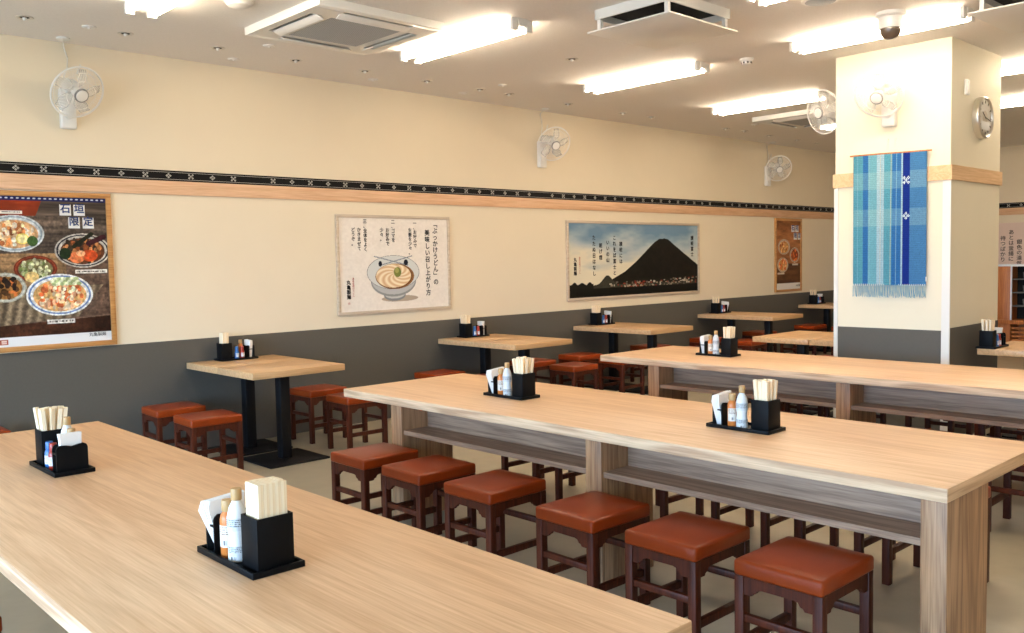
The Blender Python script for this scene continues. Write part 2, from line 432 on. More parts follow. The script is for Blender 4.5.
# ------------------------------------------------------------------ condiment caddies
def make_caddy():
    """long axis local Y: chopstick box at -Y end, napkin rack at +Y end; front faces -X; origin tray centre"""
    c = empty('condiment_caddy')
    b = MB(); b.box(-.073, -.163, 0, .073, .163, .006, bev=.002)
    for x0, y0, x1, y1 in ((-.075, -.165, -.066, .165), (.066, -.165, .075, .165), (-.075, -.165, .075, -.156), (-.075, .156, .075, .165)):
        b.box(x0, y0, .0, x1, y1, .017, bev=.002)
    b.build('tray', M['plastic'], c)
    b = MB(); y0, y1, x0, x1, w, h = -.150, -.062, -.052, .052, .004, .148
    b.box(x0, y0, .006, x1, y1, .012); b.box(x0, y0, .006, x0+w, y1, h, bev=.001); b.box(x1-w, y0, .006, x1, y1, h, bev=.001)
    b.box(x0, y0, .006, x1, y0+w, h, bev=.001); b.box(x0, y1-w, .006, x1, y1, h, bev=.001)
    b.build('chopstick_box', M['plastic'], c)
    for y in (.086, .133):
        prof = [(-.058, .006), (.058, .006), (.058, .100), (.054, .110), (.045, .116), (.020, .114), (0, .109), (-.020, .114), (-.045, .116), (-.054, .110), (-.058, .100)]
        MB().prism([(a, z) for a, z in prof], y, y+.006, 'y').build('napkin_plate', M['plastic'], c)
    for sx in (-1, 1):
        x0, x1 = sorted((sx*.053, sx*.058)); MB().box(x0, .088, .080, x1, .137, .086).build('cross_bar', M['plastic'], c)
    return c
def label_img(seed, base, darks):
    rs = np.random.RandomState(seed); im = np.ones((40, 96, 3))*np.array(base)
    for k in range(4):       # lines of small print as bars
        r = 3+k*4
        for x in range(4, 92):
            if rs.rand() < .55: im[r:r+2, x] = darks
    im[26:37, 30:52] = .92
    for x in range(31, 51):
        if rs.rand() < .5: im[27:36, x] = .05
    return im
def curved_label(img, r, h, a0, a1, z0, parent):
    o = raster('label', img, 1, 1, parent, (0, 0, 0))
    n = len(o.data.vertices); co = np.empty(n*3, np.float32); o.data.vertices.foreach_get('co', co); co = co.reshape(-1, 3)
    a = a0+(a1-a0)*co[:, 0]; z = z0+h*co[:, 2]
    o.data.vertices.foreach_set('co', np.stack([r*np.cos(a), r*np.sin(a), z], -1).astype(np.float32).ravel()); o.data.update()
    return o
def make_tall():
    r = empty('sauce_bottle')
    MB().lathe([(.022, 0), (.0255, .003), (.0255, .045), (.0235, .060), (.0235, .070), (.026, .090), (.0265, .120), (.021, .145), (.0125, .162), (.0115, .167)], 24).build('bottle_body', M['bwhite'], r)
    MB().lathe([(.0135, .165), (.0145, .168), (.0145, .193), (.0135, .196)], 20).build('cap', M['cap'], r)
    curved_label(label_img(3, (.80, .82, .83), (.25, .26, .28)), .0262, .042, PI*1.62, PI*.62, .003, r)
    curved_label(label_img(13, (.80, .82, .83), (.25, .26, .28))[:26], .0270, .034, PI*1.62, PI*.62, .086, r)
    return r
def make_short(m='borange', cap='cap', name='seasoning_bottle'):
    r = empty(name)
    MB().lathe([(.019, 0), (.021, .003), (.021, .104), (.018, .117), (.013, .124), (.0125, .128)], 24).build('bottle_body', M[m], r)
    MB().lathe([(.0145, .126), (.016, .129), (.0155, .155), (.0145, .157)], 20).build('cap', M[cap], r)
    curved_label(label_img(5, (.86, .84, .80), (.45, .25, .15)), .0216, .060, PI*1.5, PI*.85, .030, r)
    return r
def make_small(m):
    r = empty('seasoning_bottle')
    MB().lathe([(.017, 0), (.0185, .003), (.0185, .062), (.015, .072), (.012, .078)], 20).build('bottle_body', M[m], r)
    MB().lathe([(.014, .076), (.0145, .078), (.0138, .104), (.0125, .106)], 18).build('cap', M['bblue'] if m == 'bblue' else M['bred'], r)
    curved_label(label_img(9, (.88, .88, .90), (.3, .3, .4)), .0190, .034, PI*1.5, PI*.7, .018, r)
    return r
CADDY = make_caddy(); TALL = make_tall(); SHORT = make_short(); BLUE = make_small('bblue'); RED = make_small('bred')
MASTERS = {'c': CADDY, 't': TALL, 's': SHORT, 'b': BLUE, 'r': RED}; mused = set()
def inst(k):
    if k not in mused: mused.add(k); return MASTERS[k]
    return copy_tree(MASTERS[k])
stick_me = None
def stick_mesh():
    b = MB(); b.box(-.0086, -.0080, 0, .0086, .0080, .220, bev=.0008, seg=1)
    o = b.build('chopsticks', M['stick']); me = o.data; bpy.data.objects.remove(o); return me
stick_me = stick_mesh()
def napkin_mesh(fold):
    b = MB()
    for k in range(5):
        y = -.012+k*.0058; h = .150+random.uniform(-.002, .002); e = fold*(.022+.003*k)
        pts = [(-.034, 0), (.036, 0), (.040, h*.7), (.042, h+.006*fold), (-.040-e, h-.004*fold), (-.036-e*1.35, h*.80)]
        b.prism(pts, y, y+.0052, 'y')
    o = b.build('napkins', M['napkin']); me = o.data; bpy.data.objects.remove(o); return me
nap_me = [napkin_mesh(f) for f in (0, .6, 1.0)]
def caddy(x, y, rz, where, short, nst, fan=0, nap=1, mix='ts', flip=1, sc=.94):
    T = Matrix.Translation((x, y, .70)) @ Matrix.Rotation(R(rz), 4, 'Z') @ Matrix.Scale(sc, 4)
    def put(o, m):
        m = T @ m; o.location = m.to_translation(); o.rotation_euler = m.to_euler(); o.scale = (sc, sc, sc)
    TR = Matrix.Translation
    c = inst('c'); put(c, TR((0, 0, 0))); tag(c, 'black plastic condiment caddy %s' % where, 'caddy', 'condiment caddies')
    slots = {'t': (-.034, -.004, 'tall white tan-capped bottle in the caddy %s'), 's': (-.037, .046, 'orange seasoning bottle with tan cap in the caddy %s'),
             'b': (-.038, -.014, 'small blue seasoning bottle in the caddy %s'), 'r': (-.038, .034, 'small red seasoning bottle in the caddy %s'),
             'T': (.028, -.004, 'tall white bottle behind the small ones, caddy %s'), 'S': (.026, .052, 'orange bottle behind the small ones, caddy %s')}
    for k in mix:
        lx, ly, l = slots[k]; o = inst(k.lower()); put(o, TR((lx*flip, ly, .0065)) @ Matrix.Rotation(0 if flip > 0 else PI, 4, 'Z'))
        tag(o, l % short, 'bottle', 'condiment bottles')
    n = link('napkins', nap_me[nap]); put(n, TR((0, .1125, .0065)) @ Matrix.Rotation(0 if flip > 0 else PI, 4, 'Z')); tag(n, 'white paper napkins standing in the caddy %s' % short, 'napkins', 'napkin bundles')
    cy, cx = nst
    for i in range(cy):
        for j in range(cx):
            qy = (i-(cy-1)/2)*(.0176 if not fan else .074/max(1, cy-1)*.72); qx = (j-(cx-1)/2)*(.0166 if not fan else .074/max(1, cx-1)*.72)
            st = link('chopsticks', stick_me); ax = ay = 0
            if fan:
                qy *= .66; qx *= .88
                ax = max(-.085, min(.085, -qy*fan*7+random.uniform(-.06, .06)*fan)); ay = max(-.10, min(.10, qx*fan*6+random.uniform(-.06, .06)*fan))
            m = TR((qx, -.106+qy, .0125)) @ Euler((ax, ay, 0)).to_matrix().to_4x4() @ Matrix.Rotation(PI/2+(random.uniform(-.3, .3) if fan else 0), 4, 'Z') @ TR((0, 0, random.uniform(0, .007) if fan else random.uniform(0, .002)))
            put(st, m)
            tag(st, 'pair of pale wooden chopsticks in the caddy %s' % short, 'chopsticks', 'chopsticks in the caddy %s' % short)
caddy(1.042, 2.098, 0, 'nearest the camera on the nearest long table', 'nearest the camera', (4, 5), nap=2, mix='ts')
caddy(1.040, 3.588, 180, 'near the far corner of the nearest long table', 'at the nearest table\'s far corner', (4, 4), fan=.75, nap=0, mix='TSbr', flip=-1)
caddy(3.350, 3.565, 0, 'near the wall end of the middle long table', 'at the middle table\'s wall end', (4, 3), fan=.6, nap=2, mix='ts')
caddy(3.372, 2.105, 0, 'toward the right end of the middle long table', 'at the middle table\'s right end', (4, 3), fan=.4, nap=2, mix='ts')
caddy(5.760, 3.830, 0, 'on the long table in front of the pillar', 'on the table before the pillar', (3, 3), fan=.25, nap=1, mix='ts')
for i, (x, nm) in enumerate(WX):
    caddy(x-.005, 6.69, -90, 'against the wall on the %s wall table' % NTH[i], 'on the %s wall table' % NTH[i], (3, 3) if i < 3 else (2, 2), fan=[.05, .5, .4, .3, .3][i], nap=[1, 0, 1, 2, 0][i], mix='br' if i else 'brS', flip=-1)
caddy(7.50, 2.475, -90, 'on the table right of the pillar', 'right of the pillar', (3, 3), fan=.3, nap=0, mix='br', flip=-1)

# ------------------------------------------------------------------ lights
def make_light():
    r = empty('fluorescent_light')   # origin at ceiling; long axis Y
    b = MB(); L = 1.25
    b.prism([(-.050, 0), (-.044, -.020), (-.030, -.050), (.030, -.050), (.044, -.020), (.050, 0)], -L/2, L/2, 'y')
    b.build('housing', M['whitem'], r)
    for sx in (-1, 1):
        m = Matrix.Translation((sx*.075, -.59, -.055)) @ Matrix.Rotation(-PI/2, 4, 'X')
        MB().lathe([(.0155, 0), (.0155, 1.18)], 12, mtx=m).build('tube', M['tube'], r)
        for sy in (-1, 1):
            MB().box(min(sx*.094, sx*.040), sy*.590-(.0 if sy > 0 else .03), -.078, max(sx*.094, sx*.040), sy*.590+(.03 if sy > 0 else 0), -.002, bev=.006).build('socket', M['white'], r)
    return r
LIGHT = make_light(); lused = [False]
def light(x, y, label):
    o = LIGHT if not lused[0] else copy_tree(LIGHT); lused[0] = True
    o.location = (x, y, CZ); tag(o, label, 'light', 'ceiling fluorescent lights')
for x, l in ((2.17, 'at the top left of the picture, first of the wall-side row'), (4.20, 'overlapping the ceiling air conditioner'), (6.26, 'in the middle of the ceiling, under the floating ceiling panel'),
             (8.30, 'left of the pillar, beside the far air conditioner'), (10.35, 'far off behind the fan at the pillar')):
    light(x, 4.91 if x < 10 else 4.76, 'lit twin-tube ceiling light '+l)
light(6.28, 2.86, 'lit twin-tube ceiling light in front of the pillar behind the dome camera')
light(4.2, .30, 'added out-of-view twin-tube ceiling light over the front part of the room, left one')  # out of view, added to warm the front-facing sides of the table legs
light(4.87, 2.35, 'lit twin-tube ceiling light cut off by the top edge')
light(8.45, 2.35, 'lit twin-tube ceiling light right of the pillar, upper one')
light(10.35, 2.85, 'lit twin-tube ceiling light right of the pillar, lower one')
for x in (6.28, 10.35): light(x, -.4, 'added out-of-view twin-tube ceiling light over the front part of the room')  # unseen front row, added for overall illumination

# ------------------------------------------------------------------ ceiling cassettes
def make_ac():
    r = empty('ceiling_air_conditioner')
    S = .475
    b = MB(); t = -.052
    # square ring panel with slots
    b.box(-S, -S, t, S, -S+.06, 0, bev=.004); b.box(-S, S-.06, t, S, S, 0, bev=.004)
    b.box(-S, -S+.06, t, -S+.06, S-.06, 0); b.box(S-.06, -S+.06, t, S, S-.06, 0)
    g = .265
    for sx in (-1, 1):
        for sy in (-1, 1):
            x0, x1 = sorted((sx*g, sx*(S-.06))); y0, y1 = sorted((sy*g, sy*(S-.06))); b.box(x0, y0, t, x1, y1, 0)
    b.box(-g-.065, -g-.065, t, g+.065, -g, 0); b.box(-g-.065, g, t, g+.065, g+.065, 0); b.box(-g-.065, -g, t, -g, g, 0); b.box(g, -g, t, g+.065, g, 0)
    b.build('panel', M['whitem'], r)
    MB().box(-S+.02, -S+.02, -.01, S-.02, S-.02, .0).build('air_slot', M['dark'], r)
    MB().box(-g, -g, t-.002, g, g, -.012).build('grille', M['grille'], r)
    for k in range(4):
        m = Matrix.Rotation(k*PI/2, 4, 'Z') @ Matrix.Translation((0, -.352, t-.006)) @ Matrix.Rotation(R(-24), 4, 'X')
        MB().box(-.27, -.03, -.003, .27, .03, .003, bev=.001, mtx=m).build('flap', M['white'], r)
    return r
ac = make_ac(); ac.location = (3.38, 5.16, CZ); tag(ac, 'white square ceiling air conditioner with grey grille near the top left', 'air conditioner', 'ceiling air conditioners')
a2 = copy_tree(ac); a2.location = (9.66, 5.16, CZ); tag(a2, 'far white ceiling air conditioner partly behind the light left of the pillar', 'air conditioner', 'ceiling air conditioners')
a2 = None
def make_vent():
    r = empty('ceiling_vent_unit')
    b = MB(); w, d = .33, .29; z = -.062
    b.box(-w, -d, z, w, -d+.012, 0); b.box(-w, d-.012, z, w, d, 0); b.box(-w, -d, z, -w+.012, d, 0); b.box(w-.012, -d, z, w, d, 0)
    b.build('frame', M['whitem'], r)
    MB().box(-w+.012, -d+.012, -.02, w-.012, d-.012, -.0).build('duct_opening', M['dark'], r)
    MB().box(-.365, -.325, -.146, .365, .325, -.136, bev=.002).build('floating_panel', M['whitem'], r)
    for sx in (-1, 1):
        for sy in (-1, 1):
            MB().box(sx*.305-.013, sy*.265-.013, -.137, sx*.305+.013, sy*.265+.013, z+.001).build('post', M['white'], r)
    return r
v = make_vent(); v.location = (4.75, 3.565, CZ); tag(v, 'white ceiling vent with square floating panel and dark opening, top centre', 'vent', 'ceiling vent units')
v2 = copy_tree(v); v2.location = (6.215, 1.77, CZ); tag(v2, 'white ceiling vent with floating panel cut off at the top right corner', 'vent', 'ceiling vent units')
# dome camera
r = empty('dome_camera', (5.985, 2.63, CZ)); r.scale = (1.3, 1.3, 1.12)
MB().lathe([(.072, 0), (.075, -.02), (.070, -.026), (.060, -.03)], 32).build('base', M['white'], r)
MB().lathe([(.060, -.028), (.058, -.09), (.056, -.095)], 32).build('housing', M['white'], r)
MB().lathe([(.052, -.094), (.052, -.10), (.049, -.122), (.038, -.143), (.020, -.154), (.002, -.157)], 32).build('dome', M['glassd'], r)
tag(r, 'white dome security camera hanging from the ceiling before the pillar', 'camera')
r = empty('smoke_detector', (6.44, 4.00, CZ))
MB().lathe([(.055, 0), (.055, -.015), (.048, -.022)], 28).build('base', M['white'], r)
MB().lathe([(.042, -.022), (.040, -.040), (.030, -.048), (.004, -.05)], 28).build('sensor_head', M['white'], r)
b = MB()
for k in range(8):
    a = k*PI/4; b.box(.036, -.006, -.040, .0425, .006, -.028, mtx=Matrix.Rotation(a, 4, 'Z'))
b.build('vent_slots', M['dark'], r)
tag(r, 'small white smoke detector on the ceiling between two lights', 'smoke detector')
r = empty('ceiling_speaker', (5.34, 2.79, CZ))
MB().lathe([(.115, 0), (.112, -.008), (.10, -.012)], 32).build('rim', M['white'], r)
MB().lathe([(.098, -.009), (.09, -.0135), (.003, -.015)], 32).build('speaker_grille', M['grille'], r)
tag(r, 'round grey ceiling speaker at the top edge', 'speaker')
r = empty('ceiling_dome_fitting', (2.60, 5.10, CZ)); r.scale = (.8, .8, .8)
MB().lathe([(.11, 0), (.11, -.012), (.10, -.02)], 32).build('base', M['white'], r)
MB().lathe([(.095, -.018), (.085, -.035), (.05, -.048), (.003, -.052)], 32).build('cover', M['white'], r)
tag(r, 'round white fitting on the ceiling at the top edge, left of the air conditioner', 'fitting')
# small recessed fittings
def make_spot():
    r = empty('recessed_spot')
    MB().lathe([(.052, 0), (.052, -.003), (.047, -.006), (.036, -.004), (.034, -.001)], 24).build('ring', M['chrome'], r)
    MB().lathe([(.034, -.0005), (.012, -.003)], 20).build('reflector', M['dark'], r)
    MB().lathe([(.013, -.002), (.012, -.014), (.007, -.02), (.002, -.021)], 16).build('bulb', M['white'], r)
    return r
SP = make_spot(); first = True
for x, y in ((1.734, 6.27), (3.019, 6.275), (3.661, 6.28), (2.36, 6.275), (4.302, 6.276), (4.959, 6.285), (5.588, 6.292), (5.956, 6.291), (7.721, 6.341), (8.197, 6.325), (9.702, 6.324), (10.084, 6.30), (10.738, 6.33), (11.48, 6.34), (12.037, 6.34), (6.817, 6.322), (5.33, 4.893)):
    o = SP if first else copy_tree(SP); first = False; o.location = (x, y, CZ)
    if y > 6: tag(o, 'small round recessed spotlight in the ceiling row along the back wall', 'spotlight', 'recessed spotlights along the wall')
    else: tag(o, 'small round recessed spotlight alone between two lit ceiling lights', 'spotlight')
cap0 = None
for x, y in ((2.116, 6.25), (3.275, 5.984), (3.27, 6.536), (4.557, 6.278+.25), (5.612, 6.004), (5.574, 6.521), (9.685, 5.9)):
    if cap0 is None:
        cap0 = empty('ceiling_disc'); MB().lathe([(.045, 0), (.044, -.004), (.036, -.008), (.03, -.009)], 24).build('disc', M['white'], cap0)
        MB().lathe([(.012, -.008), (.011, -.013), (.006, -.015)], 14).build('screw_cover', M['white'], cap0); o = cap0
    else: o = copy_tree(cap0)
    o.location = (x, y, CZ); tag(o, 'small flat white cap on the ceiling near the back wall', 'ceiling cap', 'ceiling caps')

# ------------------------------------------------------------------ wall fans
def make_fan(cord=True, yaw=12, tilt=30):
    r = empty('wall_fan')      # origin: wall point behind head; facing -Y
    # base box
    MB().box(-.052, -.055, -.25, .052, 0, .03, bev=.012, seg=3).build('base', M['white'], r)
    m = Matrix.Translation((0, -.055, -.155)) @ Matrix.Rotation(PI/2, 4, 'X')
    MB().lathe([(.030, 0), (.029, .010), (.022, .014)], 24, mtx=m).build('control_knob', M['white'], r)
    MB().tube([(0, -.03, .0), (0, -.06, .03), (0, -.10, .035), (0, -.13, .02)], .022, 12).build('arm', M['white'], r)
    H = Matrix.Translation((0, -.185, .0)) @ Matrix.Rotation(R(yaw), 4, 'Z') @ Matrix.Rotation(R(tilt), 4, 'X') @ Matrix.Rotation(PI/2, 4, 'X')  # local z -> forward (-Y), tilted down
    MB().lathe([(.02, -.095), (.045, -.088), (.056, -.06), (.056, -.01), (.045, .0)], 28, mtx=H).build('motor_housing', M['white'], r)
    # grille: rim, wires
    g = MB(); rr = .182
    ring = lambda rad, z: [(rad*math.cos(2*PI*k/48), rad*math.sin(2*PI*k/48), z) for k in range(48)]
    g.tube(ring(rr, .045), .0065, 8, closed=True)
    rim = g.build('rim', M['white'], r); rim.data.transform(H)
    g = MB()
    for k in range(72):
        a = 2*PI*k/72; c, s_ = math.cos(a), math.sin(a)
        g.tube([(.05*c, .05*s_, .104), (.11*c, .11*s_, .100), (.158*c, .158*s_, .072), (rr*c, rr*s_, .047)], .00085, 4)
    for rad, z in ((.10, .101), (.15, .078)): g.tube(ring(rad, z), .0011, 4, closed=True)
    fg = g.build('front_grille', M['white'], r); fg.data.transform(H)
    g = MB()
    for k in range(60):
        a = 2*PI*k/60; c, s_ = math.cos(a), math.sin(a)
        g.tube([(.05*c, .05*s_, .0), (.12*c, .12*s_, .008), (.165*c, .165*s_, .025), (rr*c, rr*s_, .043)], .00085, 4)
    for rad, z in ((.10, .005), (.15, .016)): g.tube(ring(rad, z), .0011, 4, closed=True)
    bg = g.build('back_grille', M['white'], r); bg.data.transform(H)
    MB().lathe([(.05, .098), (.05, .106), (.046, .109)], 32, mtx=H).build('centre_badge_ring', M['grey'], r)
    MB().lathe([(.041, .108), (.039, .113), (.03, .115)], 28, mtx=H).build('centre_badge', M['white'], r)
    # blades
    g = MB()
    g.lathe([(.034, .020), (.036, .045), (.028, .060)], 24)
    g.build('blade_hub', M['white'], r).data.transform(H)
    for k in range(5):
        a0 = 2*PI*k/5; bm = bmesh.new(); vs = []
        for i in range(7):
            rad = .032+(.165-.032)*i/6; wd = .42+.62*math.sin(PI*min(1, i/5.2))*.8
            row = []
            for j in range(5):
                a = a0+(j/4-.5)*wd*.95+i*.05; row.append(bm.verts.new((rad*math.cos(a), rad*math.sin(a), .024+.022*(j/4)+.004*math.sin(PI*i/6))))
            vs.append(row)
        for i in range(6):
            for j in range(4): bm.faces.new((vs[i][j], vs[i][j+1], vs[i+1][j+1], vs[i+1][j])).smooth = True
        bmesh.ops.solidify(bm, geom=bm.faces[:], thickness=.0012)
        q = MB(); q.bm.free(); q.bm = bm
        q.build('blade', M['clear'], r).data.transform(H)
    if cord:
        MB().tube([(-.01, -.035, .03), (-.02, -.045, .11), (.01, -.03, .18), (.02, -.012, .25), (.0, -.012, .32), (-.03, -.10, .352), (-.04, -.13, .358)], .005, 6).build('power_cord', M['cord'], r)
        MB().box(.010, -.03, .16, .022, -.018, .235, bev=.003, mtx=Matrix.Rotation(R(22), 4, 'Y')).build('cord_clip', M['cord'], r)
        MB().lathe([(.045, .356), (.045, .348), (.03, .340)], 20, c=(-.04, -.135, 0)).build('ceiling_socket', M['white'], r)
    return r
fan = make_fan(True)
FZ = 2.685
fan.location = (2.12, YW, FZ); tag(fan, 'white wall fan at the top left, above the food poster', 'fan', 'wall fans')
o = make_fan(True, -22, 26); o.location = (6.88, YW, FZ); tag(o, 'white wall fan above the gap between the noodle and mountain posters', 'fan', 'wall fans')
o = make_fan(True, -45, 24); o.location = (11.45, YW, FZ); tag(o, 'white wall fan farthest along the back wall, left of the pillar', 'fan', 'wall fans')
o = make_fan(False, 5, 34); o.location = (PX0, 3.068, 2.68); o.rotation_euler = (0, 0, -PI/2); tag(o, 'white wall fan on the pillar above the blue woven cloth', 'fan', 'wall fans')
o = make_fan(False, 72, 12); o.location = (7.22, PY1, 2.66); o.rotation_euler = (0, 0, PI); tag(o, 'white wall fan peeking out from behind the left side of the pillar', 'fan', 'wall fans')

# ------------------------------------------------------------------ posters
def ell(im, cx, cy, rx, ry, col, soft=None):
    H, W = im.shape[:2]; y, x = np.mgrid[0:H, 0:W]; x = (x+.5)/W; y = (y+.5)/H
    m = ((x-cx)/rx)**2+((y-cy)/ry)**2 < 1
    im[m] = col
    return m
def fbm(H, W, sy, sx, seed, oct=4):
    rs = np.random.RandomState(seed); out = np.zeros((H, W)); amp = 1; tot = 0
    for o in range(oct):
        ny, nx = max(2, int(sy*2**o)), max(2, int(sx*2**o)); g = rs.rand(ny+1, nx+1)
        yy = np.linspace(0, ny-1e-6, H); xx = np.linspace(0, nx-1e-6, W); yi = yy.astype(int); xi = xx.astype(int)
        fy = (yy-yi)[:, None]; fx = (xx-xi)[None]; fy = fy*fy*(3-2*fy); fx = fx*fx*(3-2*fx)
        v = g[yi][:, xi]*(1-fy)*(1-fx)+g[yi+1][:, xi]*fy*(1-fx)+g[yi][:, xi+1]*(1-fy)*fx+g[yi+1][:, xi+1]*fy*fx
        out += v*amp; tot += amp; amp *= .55
    return out/tot
def rect(im, x0, y0, x1, y1, col):
    H, W = im.shape[:2]; im[int(y0*H):int(y1*H), int(x0*W):int(x1*W)] = col
def food(im, cx, cy, rx, ry, rim, rim2, soup, bits, seed, n=60, size=.022):
    """a printed bowl: rim ring, blue ring, soup, pieces"""
    ell(im, cx, cy, rx, ry, rim); ell(im, cx, cy, rx*.94, ry*.93, rim2); ell(im, cx, cy, rx*.88, ry*.86, rim)
    ell(im, cx, cy+ry*.03, rx*.80, ry*.77, soup)
    rs = np.random.RandomState(seed)
    for k in range(n):
        a = rs.rand()*2*PI; q = math.sqrt(rs.rand())*.70
        x = cx+rx*q*math.cos(a); y = cy+ry*q*math.sin(a); c = np.array(bits[rs.randint(len(bits))])*(.8+.4*rs.rand())
        ell(im, x, y, size*(.5+rs.rand()*.6), size*(.4+rs.rand()*.5)*(rx/ry)*.6, np.clip(c, 0, 1))
def food_poster_img(W=260, H=350):
    im = np.zeros((H, W, 3))
    g = fbm(H, W, 26, 2, 3)[..., None]; g2 = fbm(H, W, 4, 4, 8)[..., None]
    im[:] = np.array([.20, .14, .11])+g*np.array([.52, .46, .40])*(.35+g2*.9)
    y, x = np.mgrid[0:H, 0:W]; u = x/W; v = y/H
    up = (v < .42); im[up] = (np.array([.36, .31, .27])*(.35+1.35*fbm(H, W, 34, 2, 31)[..., None]))[up]
    m = (v < .13) & (u < .42-.5*v+.05*g2[..., 0]); im[m] = (np.array([.46, .17, .08])*(.4+1.1*g2))[m]
    m = (v > .38) & (v < .64) & (u < .62); im[m] = (np.array([.60, .47, .33])*(.35+1.1*g))[m]
    m = (v > .60) & (v < .86-.06*u) & (v < 1.42-.92*u+.05) & (u < .97)   # striped mat
    st = (np.sin((u*75+v*22))*.5+.5)[..., None]
    im[m] = (np.array([.40, .35, .29])+st*np.array([.22, .20, .16])-.10*g2)[m]
    m = (v > .86-.04*u) & (v > .80); im[m] = (np.array([.26, .15, .10])*(.3+1.3*g2))[m]
    W_, B_ = (.78, .80, .80), (.57, .63, .67)
    food(im, .205, .250, .245, .122, W_, B_, (.80, .62, .44), [(.93, .78, .60), (.82, .52, .30), (.97, .90, .80), (.60, .35, .2)], 1, 70)
    ell(im, .27, .285, .055, .036, (.97, .88, .45)); ell(im, .27, .285, .043, .028, (.98, .93, .66)); ell(im, .35, .30, .045, .035, (.25, .36, .18))
    food(im, .775, .365, .245, .118, (.72, .70, .66), (.14, .14, .18), (.34, .20, .12), [(.55, .30, .16), (.20, .16, .12), (.75, .50, .30)], 2, 55)
    ell(im, .83, .400, .075, .040, (.78, .30, .14)); ell(im, .72, .412, .065, .040, (.82, .46, .28)); ell(im, .755, .385, .04, .02, (.9, .66, .48)); ell(im, .62, .385, .05, .040, (.12, .18, .10))
    for k in range(14): ell(im, .70+.012*k, .335-.0065*k, .020, .014, (.12, .13, .08))
    for k in range(12): ell(im, .83+.012*k, .315-.004*k, .026, .018, (.22, .09, .12))
    food(im, .365, .485, .180, .090, (.42, .16, .10), (.55, .25, .15), (.45, .42, .28), [(.62, .66, .44), (.78, .78, .62), (.40, .46, .26)], 4, 60, .016)
    ell(im, .33, .540, .060, .036, (.86, .74, .48))
    food(im, .115, .605, .165, .098, (.66, .66, .60), (.78, .78, .74), (.60, .42, .22), [(.14, .10, .08), (.70, .40, .2), (.3, .2, .12)], 6, 30, .026)
    food(im, .560, .665, .285, .142, (.88, .89, .88), (.42, .52, .70), (.84, .66, .42), [(.93, .70, .54), (.80, .42, .24), (.96, .86, .72), (.72, .36, .2)], 5, 95)
    for k in range(20): ell(im, .50+.012*k, .575+.02*math.sin(k*2.1), .022, .012, (.68, .74, .52) if k % 2 else (.86, .88, .74))
    for x0, y0, x1, y1 in ((.03, .10, .28, .122), (.70, .498, .985, .525), (.44, .832, .68, .862)):
        rect(im, x0, y0, x1, y1, (.90, .88, .84))
        rs = np.random.RandomState(int(x0*99))
        for c in range(int((x0+.015)*W), int((x1-.015)*W)):
            if rs.rand() < .6: im[int((y0+.008)*H):int((y1-.008)*H), c] = (.3, .25, .22)
    tex = fbm(H, W, 60, 50, 77, 3)[..., None]; inner = (v > .13) & (v < .93); im[inner] = (im*(.62+.72*tex))[inner]
    rect(im, 0, 0, 1, .032, (.10, .13, .32))
    for k in range(22): ell(im, .02+k*.045, .016, .012, .005, (.80, .82, .88))
    im[v > .932] = (.90, .90, .90)
    rect(im, .045, .950, .115, .985, (.66, .30, .22)); rect(im, .058, .957, .102, .966, (.9, .8, .75)); rect(im, .058, .971, .102, .979, (.9, .8, .75))
    return im
def frame(w, h, t, d, m, parent):
    """four-sided frame, local X right, Z up, back on y=0 growing to -Y"""
    b = MB(); b.box(0, -d, 0, w, 0, t, bev=.002); b.box(0, -d, h-t, w, 0, h, bev=.002)
    b.box(0, -d, t, t, 0, h-t, bev=.002); b.box(w-t, -d, t, w, 0, h-t, bev=.002)
    return b.build('frame', m, parent)
RX = (PI/2, 0, 0)
def title_squares(r, x, z, s, d):
    for ch, dx, dz in (('石', 0, 0), ('垣', 1.22, 0), ('限', .72, -1.18), ('定', 1.98, -1.18)):
        sq = MB().box(0, 0, 0, s, .001, s*1.02).build('title_tile', M['whiteink'], r, (x+dx*s, d, z+dz*s))
        text('lettering', ch, s*.92, M['blueink'], sq, (s/2, -.0012, s*1.06), RX, bold=s*.02)
# food poster (left)
X0, X1, Z0, Z1 = 1.55, 2.388, .886, 1.99
r = empty('framed_food_poster', (X0, YW, Z0)); w, h = X1-X0, Z1-Z0
frame(w, h, .036, .024, M['oak'], r)
raster('poster_sheet', food_poster_img(), w-.07, h-.07, r, (.035, -.012, .035))
title_squares(r, .487, .940, .076, -.0145)
text('lettering', '丸亀製麺', .030, M['ink'], r, (.705, -.0135, .098), RX)
tag(r, 'large oak-framed poster of noodle bowls with blue lettering, at the left edge', 'poster', 'framed posters')
